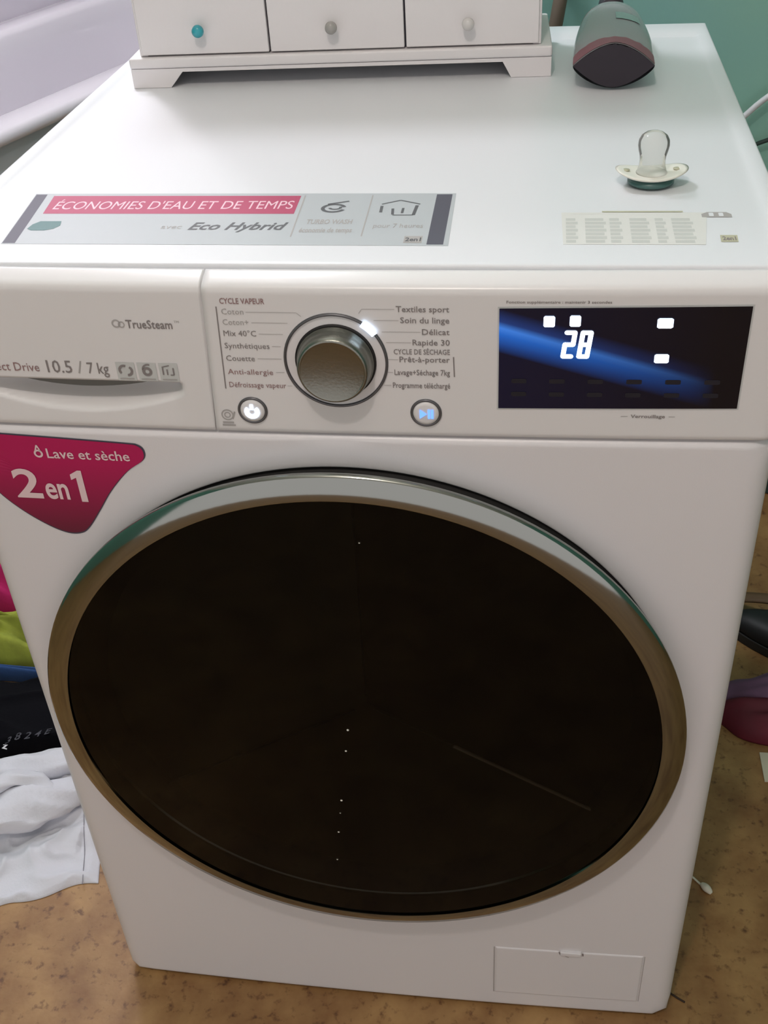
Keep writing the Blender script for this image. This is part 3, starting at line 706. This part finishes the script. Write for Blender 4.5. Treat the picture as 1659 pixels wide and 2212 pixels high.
# dark base plate: lens with a jagged upper edge
lv = [(0, 0, .0190)]; 
for i in range(nb * 2):
    t = PI * i / nb; ct, st = math.cos(t), math.sin(t); z = math.copysign(1 - abs(ct) ** 1.75, st)
    jag = (1 - .06 * random.random()) if st > .15 else .98
    lv.append((.0355 * ct, -.0006, .0192 + .0188 * z * jag))
lv2 = [(x, .003, z) for x, y, z in lv]
N_ = nb * 2; ff = [(0, i, i % N_ + 1) for i in range(1, N_ + 1)] + [(i, i + N_ + 1, i % N_ + 1 + N_ + 1, i % N_ + 1) for i in range(1, N_ + 1)]
o = fixn(obj('bottle_base', lv + lv2, ff, M['bottle_base'], bt, False, False)); o['label'] = 'dark plum lens-shaped base'
# pinkish film just behind the base, over the upper shoulder
v = []; f = []
yy = [.002, .008, .014, .020]
for j, y in enumerate(yy):
    for i in range(25):
        t = PI * i / 24; x, z = bsec(y, t + .0001 if i == 0 else t)
        wob = (random.random() * .005 if j == 3 else 0); v.append((x * 1.004, y + wob, z * 1.01 + .0192 + .0004))
for j in range(3):
    for i in range(24): f.append((j * 25 + i, j * 25 + i + 1, (j + 1) * 25 + i + 1, (j + 1) * 25 + i))
obj('residue_band', v, f, M['bottle_pink'], bt, True, False)['label'] = 'dusky pink band by the base'
v = []; f = []
for j in range(5):
    y = .088 + .027 * j / 4
    for i in range(7):
        t = math.radians(48 + 40 * i / 6); x, z = bsec(y, t); v.append((x * 1.006, y + .004 * i / 6, z + .0192 + .0006))
for j in range(4):
    for i in range(6): f.append((j * 7 + i, j * 7 + i + 1, (j + 1) * 7 + i + 1, (j + 1) * 7 + i))
obj('label_patch', v, f, M['bottle_label'], bt, True, False)
v = []
cap = lathe('bottle_cap', [(.0125, 0), (.013, .001), (.013, .028), (.012, .030), (0, .030)], (0, 0, 0), 'z', M['bottle_base'], bt, 32, world=False)
cap.rotation_euler = (-PI / 2, 0, 0); cap.location = (0, BL - .004, .0192)

# ------------------------------------------------------------------ pacifier
pc = thing('pacifier', 'clear-teated baby pacifier standing teat up on its dark green knob', 'pacifier', (.2135, .1600, .8503), math.radians(4))
lathe('pacifier_knob', [(.009, 0), (.0140, .0006), (.0160, .0018), (.0160, .0036), (.0140, .0054), (.008, .0062)], (0, 0, 0), 'z', M['pac_knob'], pc, 40, world=False, sx=1.05)
def shz(x, y): return .0062 + .0055 * (x / .026) ** 2 + .0015 * (y / .018) ** 2
def shield():
    N = 56; rings_ = [0, .25, .45, .62, .78, .9, 1]
    holes = []
    v = []; f = []
    for side in (0, 1):
        for r in rings_:
            for i in range(N):
                t = 2 * PI * i / N
                a = .0262; b = .0188 * (1 + .10 * math.cos(2 * t))
                x, y = a * r * math.cos(t), b * r * math.sin(t)
                e = .0013 * math.sqrt(max(0, 1 - r ** 6))
                v.append((x, y, shz(x, y) + (e if side else -e)))
    K_ = len(rings_)
    for side in (0, 1):
        for j in range(K_ - 1):
            for i in range(N): f.append(((side * K_ + j) * N + i, (side * K_ + j) * N + (i + 1) % N, (side * K_ + j + 1) * N + (i + 1) % N, (side * K_ + j + 1) * N + i))
    o = obj('shield', v, f, M['shield'], pc, True, False); fixn(o); return o
sh = shield()
for sx in (-1, 1):
    lathe('vent_hole', [(.0030, 0), (.0030, .0004), (0, .0004)], (sx * .0185, .001, shz(.0185, 0) + .0012), 'z', M['khaki'], sh, 20, world=False, sy=1)
lathe('shield_collar', [(.0125, .0005), (.0118, .0022), (.0095, .0028)], (0, 0, .0062), 'z', M['shield'], pc, 40, world=False)
lathe('teat', [(.0120, .0075), (.0105, .0100), (.0094, .0140), (.0091, .0175), (.0095, .0210), (.0106, .0250), (.0112, .0285), (.0108, .0322), (.0091, .0352), (.0060, .0373), (.003, .0381), (0, .0383)], (0, 0, 0), 'z', M['teat'], pc, 40, world=False)['label'] = 'clear silicone teat with a rounded tip'

# ------------------------------------------------------------------ bathtub
UX, UY = .345, .939                                        # the tub's long direction
tub = thing('bathtub', 'long white glazed bathtub with a grey side panel behind the left of the washer', 'bathtub', (-.78, 1.75, 0))
def tp(s_, d, z): return (s_ * UX + d * UY, s_ * UY - d * UX, z)      # s along the tub, d across it
SM, SH, DM, DH = 1.325, .825, -1.4785, .3085
def ring_pts(hs, hd, z, ds_=0, n=7, N=120):
    out = []
    for i in range(N):
        t = 2 * PI * i / N; c, q = math.cos(t), math.sin(t)
        out.append(tp(SM + ds_ + hs * math.copysign(abs(c) ** (2 / n), c), DM + hd * math.copysign(abs(q) ** (2 / n), q), z))
    return out
tr = [(SH - .004, DH - .004, .536, 0, 14), (SH, DH, .539, 0, 14), (SH, DH, .548, 0, 14), (SH - .004, DH - .004, .556, 0, 14), (SH - .012, DH - .012, .560, 0, 14), (SH - .075, DH - .070, .5605, 0, 9), (SH - .088, DH - .082, .557, 0, 6), (SH - .096, DH - .090, .545, 0, 5), (SH - .11, DH - .098, .50, 0, 4.5), (SH - .16, DH - .115, .35, 0, 4), (SH - .20, DH - .135, .20, 0, 4), (SH - .25, DH - .17, .160, 0, 3.5), (SH - .5, DH - .25, .150, 0, 3)]
v = []; f = []
for a in tr: v += ring_pts(a[0], a[1], a[2], a[3], a[4])
for j in range(len(tr) - 1):
    for i in range(120): f.append((j * 120 + i, j * 120 + (i + 1) % 120, (j + 1) * 120 + (i + 1) % 120, (j + 1) * 120 + i))
f.append(tuple((len(tr) - 1) * 120 + i for i in range(120)))
fixn(obj('tub_shell', v, f, M['basin'], tub))
M['apron'] = mat('grey_side_panel', srgb(206, 214, 220), .5)
v = []; f = []
for hs, hd, z in ((SH - .02, DH - .02, .012), (SH - .02, DH - .02, .5375)): v += ring_pts(hs, hd, z, 0, 14)
for i in range(120): f.append((i, (i + 1) % 120, 120 + (i + 1) % 120, 120 + i))
sp_ = fixn(obj('side_panel', v, f, M['apron'], tub)); sp_['label'] = 'grey side panel under the rim'

# ------------------------------------------------------------------ cables and hose behind the washer
tag(tube('cable', [(.75, .962, .93), (.60, .962, .80), (.47, .955, .70), (.415, .955, .655), (.36, .955, .58), (.34, .955, .40)], .0042, M['cable'], None, 10), 'white cable hanging on the teal wall right of the washer', 'cable')
tag(tube('cable', [(.70, .966, .66), (.52, .966, .63), (.425, .962, .605), (.37, .962, .56), (.355, .962, .38)], .0030, M['cable_d'], None, 10), 'thin dark cable on the teal wall below the white one', 'cable')
hs = thing('water_tap', 'brownish water tap and hose on the wall behind the bottle', 'tap', (.155, YB, .80))
lathe('wall_flange', [(.020, 0), (.020, .004), (.010, .007), (.010, .03), (.014, .032), (.014, .05), (.009, .052), (.0, .053)], (.155, YB, .835), '-y', M['hose'], hs, 24)
tube('tap_hose', [(.155, .935, .835), (.153, .915, .828), (.148, .905, .800), (.140, .905, .74), (.130, .90, .60), (.12, .88, .40)], .009, M['hose'], hs, 12)

# ------------------------------------------------------------------ laundry
def cloth(name, outline, hfun, m, parent=None, nu=70, nv=70, thick=.004, world=True):
    """outline(u,v)->(x,y); sheet with folded relief, closed underneath"""
    v = []; f = []
    for i in range(nu):
        for j in range(nv):
            u, w_ = i / (nu - 1), j / (nv - 1); x, y = outline(u, w_); e = min(u, 1 - u, w_, 1 - w_)
            v.append((x, y, max(.0015, hfun(u, w_, x, y) * min(1, (e / .05)) ** .5 + thick * min(1, e / .03) + .001)))
    for i in range(nu - 1):
        for j in range(nv - 1): f.append((i * nv + j, (i + 1) * nv + j, (i + 1) * nv + j + 1, i * nv + j + 1))
    per = [i * nv for i in range(nu)] + [(nu - 1) * nv + j for j in range(1, nv)] + [i * nv + nv - 1 for i in range(nu - 2, -1, -1)] + [j for j in range(nv - 2, 0, -1)]
    b = len(v); v += [(v[i][0], v[i][1], .0005) for i in per]; n_ = len(per)
    for i in range(n_): f.append((per[i], per[(i + 1) % n_], b + (i + 1) % n_, b + i))
    return fixn(obj(name, v, f, m, parent, True, world))
def bil(c, bend=None):
    def fn(u, w_):
        x = (c[0][0] * (1 - u) + c[1][0] * u) * (1 - w_) + (c[3][0] * (1 - u) + c[2][0] * u) * w_
        y = (c[0][1] * (1 - u) + c[1][1] * u) * (1 - w_) + (c[3][1] * (1 - u) + c[2][1] * u) * w_
        if bend: dx, dy = bend(u, w_); x += dx; y += dy
        return x, y
    return fn
def ridge(d, wd): return math.exp(-(d / wd) ** 2)
from mathutils import noise
def crease(x, y, z=0, sc=14, ax=1.0, ay=1.0):
    """sharp-ridged wrinkles"""
    return 1 - abs(noise.noise(Vector((x * sc * ax, y * sc * ay, z)))) * 2.2
def shirt_h(u, w_, x, y):
    h = .010 * ridge(y - (.128 + .50 * (x + .47)), .016) * (1 if x < -.41 else .4)
    h += .009 * max(0, crease(x, y, 1.3, 11, 1, 1.7)) ** 3 * min(1, (1 - u) * 5 + .15)
    h += .006 * max(0, crease(x + y, y - x, 5.3, 20)) ** 4 * min(1, (1 - u) * 5)
    h += .030 * min(1, max(0, (y - .15)) / .08)
    return h
sb = bil([(-.70, -.02), (-.3720, .1010), (-.4150, .2650), (-.72, .26)], lambda u, w_: (0, (.012 * noise.noise(Vector((u * 7, .3, 0))) + .006 * math.sin(u * 22)) * (1 - w_)))
shirt = thing('shirt', 'crumpled white cotton shirt on the floor left of the washer', 'shirt', (-.50, .15, 0))
cloth('shirt_body', sb, shirt_h, M['cloth_white'], shirt, 130, 90)
def roll(name, pts, r, flat, m, par, sd=0):
    rr = lambda t: r * (0.55 + .45 * math.sin(PI * min(1, max(0, t * .85 + .10))) ** .5)
    o = tube(name, pts, rr, m, par, 40)
    off = wloc(par)
    for v_ in o.data.vertices:
        p = v_.co + off; zc = sum(q[2] for q in pts) / len(pts)
        d = .006 * max(0, crease(p.x, p.y + p.z, sd, 16, .7, 2.2)) ** 2 + .004 * noise.noise(Vector((p.x * 30, p.y * 60, sd)))
        v_.co.z = (zc + (p.z - zc) * flat + d) - off.z; v_.co.y += .006 * noise.noise(Vector((p.x * 22, p.z * 40, sd + 4)))
    return o
roll('sleeve_fold', [(-.68, .135, .032), (-.60, .150, .036), (-.52, .166, .040), (-.465, .188, .040), (-.432, .215, .036)], .030, .75, M['cloth_white'], shirt, 2)
roll('sleeve_fold', [(-.53, .178, .062), (-.505, .200, .068), (-.478, .206, .062), (-.458, .196, .048), (-.456, .184, .030)], .013, .7, M['cloth_white'], shirt, 7)
roll('back_fold', [(-.68, .190, .036), (-.60, .205, .042), (-.53, .222, .046), (-.49, .236, .046), (-.45, .256, .042)], .026, .62, M['cloth_white'], shirt, 11)
tube('hem_stitching', [(-.3885 - .026 * t, .0985 + .090 * t, .0062 + shirt_h(.93, .05 + .3 * t, -.3885 - .026 * t, .0985 + .090 * t)) for t in (0, .25, .5, .75, 1)], .0005, M['stitch'], shirt, 6)

def blobcloth(name, c, sx, sy, h, m, parent=None, seed=1, rz=0, amp=.25):
    rnd = random.Random(seed); ph = [rnd.uniform(0, 6.28) for _ in range(6)]
    N, K_ = 72, 20; v = []; f = []
    for j in range(K_ + 1):
        q = j / K_ * PI / 2 * 1.0
        for i in range(N):
            t = 2 * PI * i / N
            rr = 1 + .12 * math.sin(2 * t + ph[0]) + .07 * math.sin(3 * t + ph[1]) + .04 * math.sin(7 * t + ph[2])
            wr = 1 + amp * .35 * math.sin(5 * t + 3 * q + ph[3]) * math.sin(2 * q) + amp * .2 * math.sin(11 * t - 5 * q + ph[4]) * math.sin(2 * q)
            a = math.cos(q) * rr; x, y = sx * a * math.cos(t), sy * a * math.sin(t)
            z = h * math.sin(q) * wr * (1 + amp * .5 * noise.noise(Vector((x * 25, y * 25, seed))))
            xr, yr = x * math.cos(rz) - y * math.sin(rz), x * math.sin(rz) + y * math.cos(rz)
            v.append((c[0] + xr, c[1] + yr, c[2] + max(.0008, z)))
    for j in range(K_):
        for i in range(N): f.append((j * N + i, j * N + (i + 1) % N, (j + 1) * N + (i + 1) % N, (j + 1) * N + i))
    f.append(tuple(range(N)))
    return fixn(obj(name, v, f, m, parent, True))
bk = thing('garment', 'black garment with small pale lettering lying behind the white shirt', 'clothing', (-.62, .35, 0))
def bk_h(u, w_, x, y): return .026 + .010 * max(0, crease(x, y, 9.1, 12, 1, 1.6)) ** 2 + .004 * math.sin(40 * y - 12 * x)
cloth('garment_body', bil([(-.95, .275), (-.4550, .2980), (-.4600, .4150), (-.97, .42)], lambda u, w_: (0, .006 * math.sin(u * 15))), bk_h, M['cloth_black'], bk, 80, 60)
def on_bk(x, y, l=.001): return (x, y, bk_h(.5, .5, x, y) + .0068 + l)
text('3 8 2 4 E', -.5560, -.5010, .2950, .012, lambda x, y, l: on_bk(x, y + .40 * (x + .52), l), M['black_print'], bk, bold=.01, lift=.002)
text('z', -.5560, -.5490, .2720, .008, lambda x, y, l: on_bk(x, y, l), M['white_print'], bk, bold=.02, lift=.003)
tag(blobcloth('garment', (-.66, .438, .0), .200, .010, .026, M['cloth_blue'], None, 3, 0, .1), 'blue garment edge showing between the lime and black clothes', 'clothing')
tag(blobcloth('garment', (-.68, .496, .0), .180, .036, .062, M['cloth_lime'], None, 5, 0, .8), 'crumpled lime green garment in the laundry pile', 'clothing')
tag(blobcloth('garment', (-.76, .590, .0), .150, .050, .090, M['cloth_mag'], None, 8, 0, .3), 'magenta garment at the back of the laundry pile', 'clothing')

# ------------------------------------------------------------------ things on the floor at the right
bag = thing('bag', 'purple and wine-red fabric bag slumped on the floor right of the washer', 'bag', (.50, .45, 0))
blobcloth('bag_side', (.515, .425, .0), .115, .055, .050, M['wine'], bag, 11, math.radians(-6), .25)
blobcloth('bag_top', (.528, .456, .005), .116, .050, .058, M['purple'], bag, 14, math.radians(-8), .35)
# shoe: sole and upper with a brown strap over the top
shoe = thing('shoe', 'black shoe with a brown strap lying behind the purple bag', 'shoe', (.52, .62, 0))
def shoe_part(name, m, sc, z0, z1, top):
    N = 48; v = []; f = []; K_ = 10
    for j in range(K_ + 1):
        q = j / K_; zz = z0 + (z1 - z0) * (math.sin(q * PI / 2) if top else q); s = (max(0, math.cos(q * PI / 2)) ** .55 if top else 1) * sc
        for i in range(N):
            t = 2 * PI * i / N; x = .130 * math.cos(t) * s; y = (.046 + .008 * math.cos(t)) * math.sin(t) * s
            xr, yr = x * math.cos(-.45) - y * math.sin(-.45), x * math.sin(-.45) + y * math.cos(-.45)
            v.append((.545 + xr, .572 + yr, zz))
    for j in range(K_):
        for i in range(N): f.append((j * N + i, j * N + (i + 1) % N, (j + 1) * N + (i + 1) % N, (j + 1) * N + i))
    f.append(tuple(range(N))); f.append(tuple(K_ * N + i for i in range(N)))
    return fixn(obj(name, v, f, m, shoe))
shoe_part('sole', M['foot'], 1.0, .001, .016, False); shoe_part('upper', M['shoe'], .97, .016, .044, True)
def strap(u, v_):
    t = -.1 + 1.25 * PI * u * .8; r = 1.0
    x = .430 + .19 * u; y = .668 - .10 * u + (.020 * v_); z = .004 + .040 * math.sin(PI * min(1, u * .9 + .05)) + .001 * v_
    return (x, y, z)
st = grid('strap', strap, 20, 4, M['strap'], shoe); md = st.modifiers.new('thickness', 'SOLIDIFY'); md.thickness = .003
pp = obj('paper', *boxv(.4440, .5300, .3300, .3780, .0005, .0025), M['paper'], None, False)
tag(pp, 'cream paper scrap on the floor in front of the purple bag', 'paper')

# cotton swab
sw = thing('cotton_swab', 'white cotton swab on the floor beside the washer', 'cotton swab', (.35, .165, 0))
tube('stick', [(.3300, .1880, .0022), (.3460, .1705, .0022), (.3500, .1660, .0022)], .0013, M['cotton'], sw, 8)
tube('cotton_tip', [(.3485, .1680, .0038), (.3520, .1640, .0045), (.3555, .1600, .0046), (.3590, .1560, .0034)], lambda t: .0013 + .0034 * math.sin(PI * min(1, t * .9 + .05)), M['cotton'], sw, 12)
tag(tube('twig', [(.2960, .0330, .0016), (.3060, .0250, .0020), (.3170, .0190, .0014)], .0011, M['hair'], None, 6), 'short dark strand on the floor by the front right washer corner', 'debris')
